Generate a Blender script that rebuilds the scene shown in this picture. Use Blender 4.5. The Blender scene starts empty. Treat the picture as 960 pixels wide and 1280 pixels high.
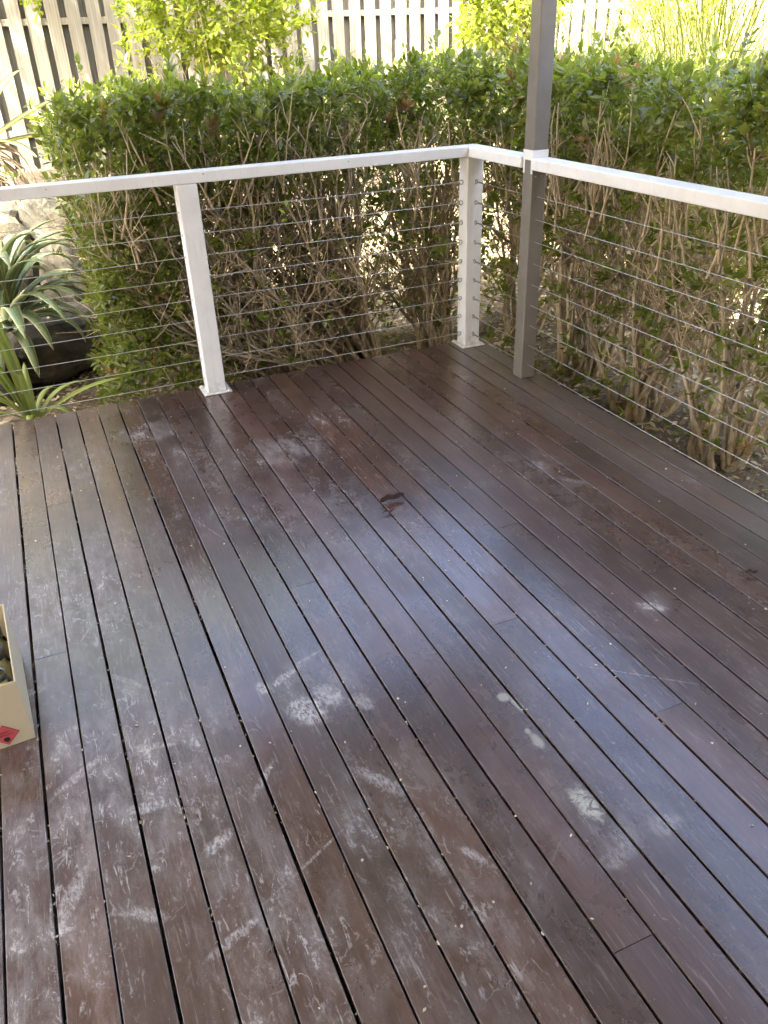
import bpy, bmesh, math, random
import numpy as np
from mathutils import Matrix, Vector
random.seed(7); RNG = np.random.default_rng(11)
SC = bpy.context.scene; COL = SC.collection
R = math.radians

# ------------------------------------------------------------------ camera, sky, sun, exposure
cam = bpy.data.cameras.new('camera'); camo = bpy.data.objects.new('camera', cam); COL.objects.link(camo)
_r = [[0.91554, -0.40078, -0.03406], [0.23099, 0.45456, 0.86024], [0.32928, 0.79546, -0.50875]]
m = Matrix.Identity(4)
for i in range(3):
    m[i][0] = _r[0][i]; m[i][1] = _r[1][i]; m[i][2] = -_r[2][i]
m[0][3], m[1][3], m[2][3] = -2.1768, -3.7995, 1.4637
camo.matrix_world = m
cam.sensor_fit = 'VERTICAL'; cam.sensor_height = 24.0; cam.sensor_width = 18.0
cam.lens = 1002.0 / 1280 * 24.0; cam.clip_start = 0.05; cam.clip_end = 1000
SC.camera = camo
SUN_EL, SUN_AZ = R(54), math.atan2(-0.78, -0.62)      # direction to the sun (x, y) = behind and left of the camera
world = bpy.data.worlds.new('World'); SC.world = world; world.use_nodes = True
wn = world.node_tree; bg = wn.nodes['Background']
sky = wn.nodes.new('ShaderNodeTexSky'); sky.sky_type = 'NISHITA'; sky.sun_disc = False
sky.sun_elevation = SUN_EL; sky.sun_rotation = SUN_AZ; sky.air_density = 0.7; sky.dust_density = 8.0
wn.links.new(sky.outputs[0], bg.inputs[0]); bg.inputs[1].default_value = 0.15
sl = bpy.data.lights.new('sun', 'SUN'); sl.energy = 5.0; sl.angle = R(0.55); sl.color = (1.0, 0.92, 0.76)
so = bpy.data.objects.new('sun', sl); COL.objects.link(so)
sd = Vector((math.sin(SUN_AZ) * math.cos(SUN_EL), math.cos(SUN_AZ) * math.cos(SUN_EL), math.sin(SUN_EL)))
so.rotation_euler = sd.to_track_quat('Z', 'Y').to_euler(); so.location = (-6, -6, 9)
vs = SC.view_settings; vs.view_transform = 'Standard'; vs.look = 'None'; vs.gamma = 1; vs.exposure = 3.68
vs.use_white_balance = True; vs.white_balance_temperature = 6350; vs.white_balance_tint = 8    # the phone balanced for open shade
SC.cycles.max_bounces = 8; SC.cycles.transparent_max_bounces = 8

# ------------------------------------------------------------------ helpers: objects
def tag(o, label=None, cat=None, group=None, kind=None):
    if label: o['label'] = label
    if cat: o['category'] = cat
    if group: o['group'] = group
    if kind: o['kind'] = kind
    return o
def empty(name, loc, label=None, cat=None, group=None, rz=0, kind=None):
    o = bpy.data.objects.new(name, None); COL.objects.link(o); o.location = loc; o.rotation_euler = (0, 0, rz)
    o.empty_display_size = 0.1
    return tag(o, label, cat, group, kind)
def link(name, me, parent=None, loc=(0, 0, 0), rot=(0, 0, 0), mat=None):
    o = bpy.data.objects.new(name, me); COL.objects.link(o); o.parent = parent; o.location = loc; o.rotation_euler = rot
    if mat is not None and not me.materials: me.materials.append(mat)
    return o
def mesh(name, V, F, mats=(), smooth=False, midx=None, uv=None):
    """V n x 3, F list of faces or an n x k array"""
    me = bpy.data.meshes.new(name)
    V = np.asarray(V, np.float32)
    if isinstance(F, np.ndarray):
        n, k = F.shape
        me.vertices.add(len(V)); me.vertices.foreach_set('co', V.ravel())
        me.loops.add(n * k); me.loops.foreach_set('vertex_index', F.ravel().astype(np.int32))
        me.polygons.add(n); me.polygons.foreach_set('loop_start', np.arange(0, n * k, k, dtype=np.int32))
        me.update(calc_edges=True)
    else:
        me.from_pydata(V.tolist(), [], F); me.update()
    for mt in mats: me.materials.append(mt)
    if midx is not None: me.polygons.foreach_set('material_index', np.asarray(midx, np.int32))
    if smooth: me.polygons.foreach_set('use_smooth', np.ones(len(me.polygons), bool))
    if uv is not None:
        l = me.uv_layers.new(name='UVMap'); vi = np.empty(len(me.loops), np.int32); me.loops.foreach_get('vertex_index', vi)
        l.data.foreach_set('uv', np.asarray(uv, np.float32)[vi].ravel())
    return me
def box_mesh(name, x0, x1, y0, y1, z0, z1, mat, bevel=0.0, seg=2):
    bm = bmesh.new(); bmesh.ops.create_cube(bm, size=1)
    for v in bm.verts: v.co = Vector(((x0 + x1) / 2 + v.co.x * (x1 - x0), (y0 + y1) / 2 + v.co.y * (y1 - y0), (z0 + z1) / 2 + v.co.z * (z1 - z0)))
    if bevel: bmesh.ops.bevel(bm, geom=bm.edges[:], offset=bevel, segments=seg, affect='EDGES', profile=0.5)
    me = bpy.data.meshes.new(name); bm.to_mesh(me); bm.free(); me.materials.append(mat)
    return me
def prism_mesh(name, poly, z0, z1, mat, bevel=0.0):
    bm = bmesh.new()
    f = bm.faces.new([bm.verts.new((x, y, z0)) for x, y in poly])
    r = bmesh.ops.extrude_face_region(bm, geom=[f])
    bmesh.ops.translate(bm, verts=[v for v in r['geom'] if isinstance(v, bmesh.types.BMVert)], vec=(0, 0, z1 - z0))
    bmesh.ops.recalc_face_normals(bm, faces=bm.faces[:])
    if bevel: bmesh.ops.bevel(bm, geom=bm.edges[:], offset=bevel, segments=2, affect='EDGES', profile=0.5)
    me = bpy.data.meshes.new(name); bm.to_mesh(me); bm.free(); me.materials.append(mat)
    return me
def lathe_mesh(name, prof, n, mat, smooth=True):
    V, F = [], []
    for r, z in prof:
        for i in range(n): a = 2 * math.pi * i / n; V.append((r * math.cos(a), r * math.sin(a), z))
    for j in range(len(prof) - 1):
        for i in range(n): F.append((j * n + i, j * n + (i + 1) % n, (j + 1) * n + (i + 1) % n, (j + 1) * n + i))
    return mesh(name, V, F, [mat], smooth)
def tubes(polys, sides=5):
    """polys: list of (pts k x 3, radii k); returns V, F of open tubes"""
    VV, FF, off = [], [], 0
    ca = np.cos(np.arange(sides) * 2 * np.pi / sides); sa = np.sin(np.arange(sides) * 2 * np.pi / sides)
    for P, rad in polys:
        P = np.asarray(P, float); rad = np.asarray(rad, float); k = len(P)
        T = np.gradient(P, axis=0); T /= np.linalg.norm(T, axis=1)[:, None] + 1e-9
        ref = np.array([0.31, 0.87, 0.21]) if abs(T[0] @ np.array([0.31, 0.87, 0.21])) < .8 else np.array([.9, -.1, .3])
        U = np.cross(T, ref); U /= np.linalg.norm(U, axis=1)[:, None] + 1e-9; W = np.cross(T, U)
        V = P[:, None] + rad[:, None, None] * (U[:, None] * ca[None, :, None] + W[:, None] * sa[None, :, None])
        VV.append(V.reshape(-1, 3))
        i = np.arange(k - 1)[:, None] * sides; j = np.arange(sides)[None]; j2 = (j + 1) % sides
        FF.append(np.stack([i + j, i + j2, i + sides + j2, i + sides + j], -1).reshape(-1, 4) + off); off += k * sides
    return np.concatenate(VV), np.concatenate(FF)
def tube_mesh(name, pts, r, mat, sides=6):
    V, F = tubes([(pts, [r] * len(pts) if np.isscalar(r) else r)], sides)
    return mesh(name, V, F, [mat], True)

# ------------------------------------------------------------------ helpers: nodes
class NT:
    def __init__(s, name):
        s.m = bpy.data.materials.new(name); s.m.use_nodes = True; s.t = s.m.node_tree; s.n = s.t.nodes
        s.b = s.n['Principled BSDF']; s.out = s.n['Material Output']
    def new(s, t, **kw):
        x = s.n.new(t)
        for k, v in kw.items(): setattr(x, k, v)
        return x
    def put(s, sock, v):
        if isinstance(v, bpy.types.NodeSocket): s.t.links.new(v, sock)
        elif v is not None:
            if sock.type == 'RGBA' and len(v) == 3: v = (*v, 1)
            sock.default_value = v
    def pos(s): return s.new('ShaderNodeNewGeometry').outputs['Position']
    def obj(s): return s.new('ShaderNodeTexCoord').outputs['Object']
    def uvs(s): return s.new('ShaderNodeTexCoord').outputs['UV']
    def island(s): return s.new('ShaderNodeNewGeometry').outputs['Random Per Island']
    def orand(s): return s.new('ShaderNodeObjectInfo').outputs['Random']
    def mapv(s, v, loc=(0, 0, 0), rot=(0, 0, 0), scale=(1, 1, 1), t='POINT'):
        x = s.new('ShaderNodeMapping', vector_type=t); s.put(x.inputs[0], v); s.put(x.inputs[1], loc); s.put(x.inputs[2], rot); s.put(x.inputs[3], scale); return x.outputs[0]
    def noise(s, v, scale=5, detail=4, rough=.5, dist=0):
        x = s.new('ShaderNodeTexNoise'); s.put(x.inputs['Vector'], v); s.put(x.inputs['Scale'], scale); s.put(x.inputs['Detail'], detail)
        s.put(x.inputs['Roughness'], rough); s.put(x.inputs['Distortion'], dist); return x.outputs[0]
    def math(s, op, a, b=None, c=None, clamp=False):
        x = s.new('ShaderNodeMath', operation=op, use_clamp=clamp)
        for i, v in enumerate((a, b, c)):
            if v is not None: s.put(x.inputs[i], v)
        return x.outputs[0]
    def vmath(s, op, a, b=None):
        x = s.new('ShaderNodeVectorMath', operation=op); s.put(x.inputs[0], a)
        if b is not None: s.put(x.inputs[1], b)
        return x.outputs['Value' if op in ('LENGTH', 'DOT_PRODUCT') else 'Vector']
    def comb(s, x=0, y=0, z=0):
        c = s.new('ShaderNodeCombineXYZ')
        for i, v in enumerate((x, y, z)): s.put(c.inputs[i], v)
        return c.outputs[0]
    def sep(s, v):
        c = s.new('ShaderNodeSeparateXYZ'); s.put(c.inputs[0], v); return c.outputs
    def rng(s, v, a, b, c=0., d=1., smooth=True):
        x = s.new('ShaderNodeMapRange', interpolation_type='SMOOTHSTEP' if smooth else 'LINEAR')
        for i, q in enumerate((v, a, b, c, d)): s.put(x.inputs[i], q)
        return x.outputs[0]
    def mix(s, f, a, b, mode='MIX'):
        x = s.new('ShaderNodeMix', data_type='RGBA', blend_type=mode); s.put(x.inputs[0], f); s.put(x.inputs[6], a); s.put(x.inputs[7], b); return x.outputs[2]
    def ramp(s, f, stops):
        x = s.new('ShaderNodeValToRGB'); s.put(x.inputs[0], f); e = x.color_ramp.elements
        while len(e) < len(stops): e.new(0.5)
        for q, (p, c) in zip(e, stops): q.position = p; q.color = (*c, 1)
        return x.outputs[0]
    def bump(s, h, strength=.3, dist=.01):
        x = s.new('ShaderNodeBump'); s.put(x.inputs['Strength'], strength); s.put(x.inputs['Distance'], dist); s.put(x.inputs['Height'], h); s.put(s.b.inputs['Normal'], x.outputs[0])
    def set(s, col=None, rough=None, metal=None, spec=None, **kw):
        if col is not None: s.put(s.b.inputs['Base Color'], col)
        if rough is not None: s.put(s.b.inputs['Roughness'], rough)
        if metal is not None: s.put(s.b.inputs['Metallic'], metal)
        if spec is not None: s.put(s.b.inputs['Specular IOR Level'], spec)
        for k, v in kw.items(): s.put(s.b.inputs[k.replace('_', ' ')], v)
        return s.m

# ------------------------------------------------------------------ materials
def m_board():
    n = NT('merbau_board'); P = n.pos(); r = n.orand()
    off = n.comb(n.math('MULTIPLY', r, 37.), n.math('MULTIPLY', r, 91.), 0.)
    V = n.vmath('ADD', P, off)
    grain = n.noise(n.mapv(V, scale=(110, 5, 30)), 1, 6, .65, .3)
    streak = n.noise(n.mapv(V, scale=(26, .9, 4)), 1, 4, .55, .6)
    blotch = n.noise(n.mapv(V, scale=(5, 2.2, 1)), 1, 5, .6, .4)
    col = n.ramp(blotch, [(.30, (.038, .018, .015)), (.5, (.071, .037, .031)), (.72, (.115, .067, .057))])
    col = n.mix(n.rng(streak, .42, .75, 0, .55), col, (.105, .066, .055))
    col = n.mix(n.rng(grain, .40, .70, 0, .45), col, (.026, .013, .011))
    tint = n.ramp(r, [(0, (.62, .61, .64)), (.3, (1.0, .92, .88)), (.55, (.72, .71, .74)), (.8, (1.22, 1.06, .98)), (1, (.80, .82, .88))])
    col = n.mix(1.0, col, tint, 'MULTIPLY')
    col = n.mix(.25, col, n.mix(1., col, (.9, 1.12, 1.16), 'MULTIPLY'))
    # weathering grey on the two boards nearest the right-hand edge and here and there
    wx = n.sep(P)
    grey = n.math('MULTIPLY', n.rng(wx[0], -.42, -.12, 0, .75), n.rng(n.noise(n.mapv(P, scale=(6, 1.5, 1)), 1, 4, .6), .3, .6, .35, 1.))
    col = n.mix(grey, col, (.082, .068, .054))
    ox = n.sep(n.obj()); ex = n.math('ABSOLUTE', ox[0])
    edge = n.math('MULTIPLY', n.math('MULTIPLY', n.rng(ex, .0412, .0436), n.rng(wx[0], -1.0, -1.9, .08, 1.)), n.rng(n.noise(n.mapv(V, scale=(8, 9, 1)), 1, 5, .65), .42, .66, 0., .7))
    col = n.mix(edge, col, (.20, .145, .12))
    dash = n.noise(n.mapv(V, scale=(170, 10, 1)), 1, 3, .6, .1); lum = n.rng(n.noise(n.mapv(V, scale=(3, 1.2, 1)), 1, 3, .5), .38, .66, .15, 1.)
    col = n.mix(n.math('MULTIPLY', n.rng(dash, .56, .68), n.math('MULTIPLY', lum, .55)), col, (.23, .19, .17))
    # white chalky scuffs
    W = n.mapv(P, scale=(1, 1, 1)); jn = n.math('SUBTRACT', n.noise(W, 26, 6, .7, .2), .5)
    def blob(cx, cy, rx, ry, rot=0., soft=.55, k=.9):
        d = n.vmath('LENGTH', n.mapv(P, (cx, cy, 0), (0, 0, R(rot)), (rx, ry, 100.), 'TEXTURE'))
        d = n.math('ADD', d, n.math('MULTIPLY', jn, k))
        return n.rng(d, 1. + soft * .2, 1. - soft)
    def total(lst):
        t = None
        for a in lst: t = a if t is None else n.math('MAXIMUM', t, a)
        return t
    area = total([n.math('MULTIPLY', blob(*b, soft=.95, k=.5), s) for *b, s in [
        (-2.30, -2.35, .42, .55, 0, 1.), (-2.48, -2.75, .25, .4, 0, 1.), (-2.05, -2.9, .22, .5, 0, .8), (-2.3, -1.6, .28, .5, 0, .9), (-1.72, -2.75, .25, .3, 20, .55),
        (-1.40, -.86, .27, .20, 20, 1.), (-1.88, -.40, .22, .16, 0, .9), (-1.78, -.80, .15, .38, 0, .6), (-1.75, -2.25, .18, .16, 0, .6),
        (-1.10, -.62, .20, .2, 0, .55), (-1.72, -3.05, .2, .3, 0, .6), (-.74, -2.37, .10, .06, 30, .8), (-.55, -1.45, .3, .15, 60, .45), (-2.2, -.6, .3, .4, 0, .35), (-1.3, -2.95, .2, .1, 0, .6)]])
    area = n.math('MAXIMUM', area, n.rng(n.noise(P, 1.9, 4, .55), .46, .72, .03, .42))
    s1 = n.noise(n.mapv(P, rot=(0, 0, R(35)), scale=(1, .45, 1)), 17, 9, .74, .35)
    s2 = n.noise(n.mapv(P, rot=(0, 0, R(-50)), scale=(1, .25, 1)), 46, 6, .7, .3)
    s3 = n.noise(n.mapv(P, scale=(180, 24, 1)), 1, 3, .6, .1)
    def ridge(v, sc, det, w, dist=.6):
        q = n.math('ABSOLUTE', n.math('SUBTRACT', n.noise(v, sc, det, .55, dist), .5)); return n.rng(q, w, w * .25)
    brk = n.rng(n.noise(P, 13, 4, .6), .44, .60); brk2 = n.rng(n.noise(n.vmath('ADD', P, (3., 7., 0.)), 17, 4, .6), .46, .60)
    gr = n.rng(n.noise(n.mapv(P, scale=(1, .6, 1)), 130, 4, .75), .40, .56, .08, 1.)
    haze = n.math('MULTIPLY', n.math('MULTIPLY', n.rng(s1, .36, .74), n.rng(n.noise(P, 320, 2, .6), .3, .6, .55, 1.)), .40)
    sharp = n.math('MULTIPLY', n.math('MULTIPLY', n.math('MULTIPLY', n.rng(s1, .54, .62), n.rng(n.noise(P, 4.5, 4, .6), .42, .60, .1, 1.)), gr), .9)
    w1 = n.math('MULTIPLY', n.math('MULTIPLY', ridge(P, 11, 3, .020), brk), n.math('MULTIPLY', gr, .45))
    w2 = n.math('MULTIPLY', n.math('MULTIPLY', ridge(n.mapv(P, rot=(0, 0, R(40)), scale=(1, .22, 1)), 26, 3, .03), brk2), n.math('MULTIPLY', gr, .7))
    s4 = n.noise(n.mapv(P, rot=(0, 0, R(70)), scale=(1, .10, 1)), 60, 4, .6, .3)
    fine = n.math('MULTIPLY', n.rng(s4, .62, .68), n.math('MULTIPLY', brk, .75))
    tick = n.math('MULTIPLY', n.rng(s3, .60, .72), .32)
    chalk = n.math('MULTIPLY', n.math('MAXIMUM', n.math('MAXIMUM', haze, sharp), n.math('MAXIMUM', n.math('MAXIMUM', w1, w2), n.math('MAXIMUM', fine, tick))), area)
    pr = [(-1.80, -2.33, .055, .065, 20, .75), (-1.735, -2.30, .040, .055, 20, .7), (-1.815, -2.185, .075, .016, 28, .6), (-1.88, -2.20, .02, .03, 0, .6), (-1.735, -2.14, .05, .008, 18, .5), (-1.66, -2.36, .024, .045, 10, .45),
          (-1.52, -2.98, .16, .004, 36, .16), (-1.95, -2.75, .18, .005, 25, .35), (-1.62, -2.88, .05, .012, -60, .55), (-1.72, -2.62, .09, .022, -55, .5), (-2.22, -2.46, .07, .02, -10, .7), (-2.1, -2.62, .05, .02, 30, .7), (-2.27, -1.73, .10, .003, 60, .6),
          (-1.83, -1.33, .16, .003, -70, .4), (-1.10, -1.95, .15, .003, 75, .3), (-.95, -2.6, .2, .003, -40, .3), (-1.22, -2.98, .05, .035, 0, .35), (-1.35, -3.0, .06, .03, 10, .3),
          (-2.36, -2.30, .09, .016, 35, .6), (-2.18, -2.28, .07, .014, -20, .55), (-2.40, -2.62, .10, .022, 62, .65), (-2.27, -2.72, .06, .018, -35, .6), (-2.12, -2.84, .08, .014, 20, .6), (-2.45, -1.95, .07, .02, 15, .5), (-2.2, -2.02, .09, .012, -50, .5), (-1.97, -2.5, .07, .012, 50, .45), (-.745, -2.37, .05, .025, -40, .7), (-.50, -1.62, .06, .018, -50, .4)]
    prm = total([n.math('MULTIPLY', blob(*b), s) for *b, s in pr])
    mott = n.rng(n.noise(n.mapv(P, scale=(1.6, .7, 1)), 75, 6, .8, .3), .36, .66, 0., 1.)
    chalk = n.math('MAXIMUM', chalk, n.math('MULTIPLY', prm, mott), clamp=True)
    col = n.mix(chalk, col, (.62, .62, .63))
    # paler greenish droppings of dried paint
    pt = total([blob(*b, soft=.5, k=1.5) for b in [(-1.328, -2.502, .018, .018), (-1.312, -2.545, .011, .034), (-1.332, -2.664, .014, .030, 0), (-1.337, -2.630, .008, .012)]])
    ring = blob(-1.338, -2.865, .030, .056, 0, .45, 1.9)
    pt = n.math('MAXIMUM', n.math('MULTIPLY', pt, .75), n.math('MULTIPLY', ring, n.rng(n.noise(P, 55, 3, .6, 1.), .40, .56, .15, 1.)))
    pt = n.math('MULTIPLY', pt, n.rng(n.noise(P, 190, 4, .75), .30, .52, .30, .92))
    col = n.mix(pt, col, (.40, .405, .345))
    spk = n.rng(n.noise(P, 210, 2, .5), .735, .76); col = n.mix(n.math('MULTIPLY', spk, .7), col, (.5, .49, .46))
    ro = n.math('ADD', n.rng(n.noise(P, 9, 6, .65, .5), .25, .75, .19, .275), n.math('MULTIPLY', n.math('MAXIMUM', chalk, pt), .35))
    ro = n.math('ADD', ro, n.math('MULTIPLY', grey, .18))
    ro = n.math('ADD', ro, n.rng(n.math('FRACT', n.math('MULTIPLY', r, 7.3)), 0., 1., -.03, .10, False))
    ro = n.math('ADD', ro, n.rng(n.noise(n.mapv(V, scale=(3, 1.1, 1)), 1, 4, .6), .45, .7, 0., .12))
    n.bump(n.math('ADD', n.math('MULTIPLY', grain, .55), n.math('MULTIPLY', n.noise(n.mapv(V, scale=(14, 3, 1)), 1, 3, .5), .35)), .30, .0013)
    return n.set(col, ro, spec=.85, Coat_Weight=.30, Coat_Roughness=.17)
def m_plain(name, c1, c2, scale=6, rough=.6, bump=0., dist=.004, metal=0., stretch=(1, 1, 1), detail=5, spec=.5):
    n = NT(name); v = n.mapv(n.obj(), scale=stretch); f = n.noise(v, scale, detail, .6, .2)
    if bump: n.bump(n.noise(v, scale * 4, 5, .65), bump, dist)
    return n.set(n.ramp(f, [(.3, c1), (.7, c2)]), rough, metal, spec)
def m_white():
    n = NT('white_paint'); P = n.pos()
    f = n.noise(P, 7, 6, .65, .3); g = n.noise(n.mapv(P, scale=(1, 1, .2)), 40, 4, .7)
    col = n.ramp(f, [(.28, (.64, .65, .63)), (.55, (.72, .73, .715)), (.8, (.75, .76, .745))])
    col = n.mix(n.rng(g, .60, .74, 0, .35), col, (.46, .44, .39))
    st = n.noise(n.mapv(P, scale=(1, 1, .06)), 34, 5, .6, .2); col = n.mix(n.rng(st, .56, .74, 0, .32), col, (.50, .485, .44))
    dirt = n.math('MULTIPLY', n.rng(n.sep(P)[2], .10, .0), n.rng(n.noise(P, 30, 5, .7), .35, .65)); col = n.mix(n.math('MULTIPLY', dirt, .55), col, (.30, .26, .21))
    col = n.mix(n.rng(n.noise(P, 95, 3, .6), .70, .74, 0, .6), col, (.30, .28, .24))
    n.bump(n.math('ADD', n.noise(P, 130, 3, .6), n.math('MULTIPLY', n.noise(n.mapv(P, scale=(1, 1, 6)), 14, 4, .6), .8)), .16, .0014)
    return n.set(col, n.rng(f, .3, .7, .34, .5))
def m_leaf(name, cols, trans=.30, rough=.33, dead=None, spec=.5):
    n = NT(name); r = n.island()
    col = n.ramp(r, [(i / (len(cols) - 1), c) for i, c in enumerate(cols)])
    n.set(col, rough, spec=spec)
    tb = n.new('ShaderNodeBsdfTranslucent'); n.put(tb.inputs[0], n.mix(1., col, (1.5, 1.7, .75), 'MULTIPLY'))
    mx = n.new('ShaderNodeMixShader'); n.put(mx.inputs[0], trans); n.t.links.new(n.b.outputs[0], mx.inputs[1]); n.t.links.new(tb.outputs[0], mx.inputs[2])
    n.t.links.new(mx.outputs[0], n.out.inputs[0]); return n.m
def m_stripe(name, edge, mid1, mid2, trans=.2):
    n = NT(name); u = n.sep(n.uvs()); r = n.orand()
    a = n.math('ABSOLUTE', n.math('SUBTRACT', u[0], .5))
    st = n.noise(n.mapv(n.uvs(), scale=(22, .7, 1)), 1, 3, .5)
    col = n.mix(n.rng(st, .4, .62), mid1, mid2)
    col = n.mix(n.rng(a, .34, .42), col, edge)
    col = n.mix(n.rng(u[1], .90, 1., 0, .8), col, (.22, .15, .07))
    n.set(col, .42, spec=.4)
    tb = n.new('ShaderNodeBsdfTranslucent'); n.put(tb.inputs[0], col)
    mx = n.new('ShaderNodeMixShader'); n.put(mx.inputs[0], trans); n.t.links.new(n.b.outputs[0], mx.inputs[1]); n.t.links.new(tb.outputs[0], mx.inputs[2])
    n.t.links.new(mx.outputs[0], n.out.inputs[0]); return n.m
def m_bark():
    n = NT('hedge_bark'); P = n.pos(); r = n.island()
    f = n.noise(n.mapv(P, scale=(1, 1, .35)), 60, 5, .65, .4)
    col = n.ramp(f, [(.28, (.19, .156, .102)), (.5, (.40, .330, .222)), (.75, (.58, .495, .355))])
    col = n.mix(1., col, n.ramp(r, [(0, (.72, .72, .72)), (.5, (1, .97, .92)), (1, (1.3, 1.22, 1.1))]), 'MULTIPLY')
    n.bump(f, .5, .003); return n.set(col, .8, spec=.2)
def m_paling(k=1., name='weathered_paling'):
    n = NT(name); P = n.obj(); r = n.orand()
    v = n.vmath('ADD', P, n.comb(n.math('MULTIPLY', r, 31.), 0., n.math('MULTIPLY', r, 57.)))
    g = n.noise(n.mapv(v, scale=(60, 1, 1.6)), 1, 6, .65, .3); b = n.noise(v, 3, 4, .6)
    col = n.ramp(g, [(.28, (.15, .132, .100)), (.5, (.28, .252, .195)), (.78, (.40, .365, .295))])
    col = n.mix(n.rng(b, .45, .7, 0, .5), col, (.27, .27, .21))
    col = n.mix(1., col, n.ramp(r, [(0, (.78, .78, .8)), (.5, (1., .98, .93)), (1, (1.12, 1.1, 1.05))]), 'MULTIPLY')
    if k < 1: col = n.mix(1., col, (k * .95, k, k * 1.03), 'MULTIPLY')  # gap shade put into the colour of the back palings
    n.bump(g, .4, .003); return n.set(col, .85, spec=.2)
def m_ground():
    n = NT('garden_soil'); P = n.pos()
    a = n.noise(P, 3.5, 6, .65, .4); b = n.noise(P, 38, 5, .7)
    col = n.ramp(b, [(.3, (.055, .042, .028)), (.52, (.16, .125, .085)), (.72, (.33, .27, .19))])
    col = n.mix(n.rng(a, .4, .65, 0, .6), col, (.26, .22, .155))
    n.bump(b, .8, .02); return n.set(col, .95, spec=.1)
def m_rock():
    n = NT('sandstone'); P = n.pos(); a = n.noise(P, 5, 7, .65, .5); b = n.noise(P, 32, 6, .7)
    col = n.ramp(a, [(.3, (.030, .028, .023)), (.5, (.070, .062, .047)), (.7, (.135, .110, .073))])
    col = n.mix(n.rng(b, .5, .75, 0, .6), col, (.05, .048, .04)); col = n.mix(n.rng(n.noise(P, 9, 4, .6), .58, .7, 0, .7), col, (.12, .122, .10))
    n.bump(b, .7, .012); return n.set(col, .9, spec=.2)
def m_glass(name, col, rough=.03):
    n = NT(name); n.set(col, rough); n.put(n.b.inputs['Transmission Weight'], 1.); n.put(n.b.inputs['IOR'], 1.47); return n.m
M = dict(board=m_board(), white=m_white(), bark=m_bark(), paling=m_paling(), paling_back=m_paling(.5, 'gap_shade_back_paling'), ground=m_ground(), rock=m_rock(),
    joist=m_plain('treated_pine', (.05, .045, .03), (.10, .085, .055), 8, .9),
    greypost=m_plain('grey_post_paint', (.138, .125, .103), (.182, .168, .141), 9, .45, .10, .001, detail=9),
    wire=m_plain('stainless_wire', (.50, .49, .46), (.66, .65, .62), 60, .42, metal=.85), fitting=m_plain('stainless_fitting', (.30, .29, .28), (.50, .49, .47), 60, .3, metal=.9),
    leaf=m_leaf('hedge_leaf', [(.105, .130, .020), (.165, .185, .030), (.118, .145, .038), (.22, .235, .045), (.145, .172, .046), (.28, .275, .08)], .44, .27),
    leafdead=m_leaf('dead_leaf_tan', [(.30, .16, .06), (.36, .24, .11), (.22, .11, .045), (.42, .30, .16)], .25, .6),
    gold=m_leaf('golden_leaf', [(.17, .21, .02), (.27, .29, .03), (.13, .18, .02), (.36, .35, .06), (.20, .24, .03)], .5, .45),
    grass=m_leaf('strap_grass', [(.11, .14, .025), (.20, .20, .05), (.14, .16, .03), (.28, .26, .10)], .35, .5),
    agave=m_stripe('striped_agave_leaf', (.70, .67, .36), (.20, .28, .13), (.38, .46, .26)),
    strap=m_stripe('yellow_green_strap_leaf', (.55, .58, .17), (.38, .46, .09), (.50, .56, .16), .45),
    bigleaf=m_stripe('pale_yellow_leaf', (.42, .44, .13), (.40, .42, .16), (.52, .52, .26), .4),
    dry=m_leaf('dry_fibre', [(.36, .27, .17), (.26, .19, .12), (.45, .36, .25), (.30, .20, .11)], .15, .8, spec=.2),
    litter=m_leaf('leaf_litter', [(.38, .29, .17), (.22, .14, .07), (.52, .44, .30), (.30, .23, .12), (.60, .53, .39)], .1, .75, spec=.2),
    crumb=m_leaf('crumbs', [(.62, .58, .47), (.42, .37, .28), (.70, .66, .55), (.33, .27, .19)], 0., .9, spec=.2),
    card=m_plain('carton_card', (.50, .435, .29), (.57, .50, .345), 5, .8, .05, .001), cardin=m_plain('carton_card_inside', (.42, .34, .21), (.48, .40, .25), 5, .85),
    red=m_plain('red_sticker', (.52, .075, .085), (.58, .10, .11), 20, .5), pink=m_plain('sticker_margin', (.68, .40, .36), (.72, .46, .41), 20, .5), ink=m_plain('black_ink', (.02, .012, .012), (.035, .02, .02), 20, .5),
    glass=m_glass('jar_glass', (.92, .95, .93)), oil=m_plain('yellow_contents', (.58, .54, .22), (.66, .62, .30), 8, .3), lid=m_plain('dark_lid', (.02, .02, .02), (.05, .05, .045), 10, .35),
    deadleaf=m_plain('curled_dead_leaf', (.016, .006, .003), (.060, .020, .007), 40, .8, .3, .002),
    ceiling=m_plain('ceiling_white', (.62, .61, .58), (.68, .67, .64), 3, .7), wall=m_plain('house_render', (.40, .375, .33), (.46, .43, .38), 3, .9, .2, .003))

# ------------------------------------------------------------------ ground
GZ = -0.30
def gz(x, y):
    t = np.clip((y - 1.25) / 2.0, 0, 1); u = np.clip((x - 1.3) / 2.6, 0, 1)
    a = t * t * (3 - 2 * t); b = u * u * (3 - 2 * u)
    return GZ + 0.98 * np.maximum(a, b * .75) + .02 * np.sin(x * 5.1 + y * 2.3) + .015 * np.sin(y * 7.7 - x * 3.1)
def axis(lo, hi, step, far):
    c = np.arange(lo, hi + 1e-6, step); e = np.geomspace(.3, far, 14)
    return np.concatenate([lo - e[::-1], c, hi + e])
gx, gy = axis(-5, 5, .1, 300), axis(-1.5, 4.5, .1, 300)
X, Y = np.meshgrid(gx, gy, indexing='xy'); Z = gz(X, Y)
Z += RNG.normal(0, .006, Z.shape)
idx = np.arange(X.size).reshape(X.shape)
F = np.stack([idx[:-1, :-1], idx[:-1, 1:], idx[1:, 1:], idx[1:, :-1]], -1).reshape(-1, 4)
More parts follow.
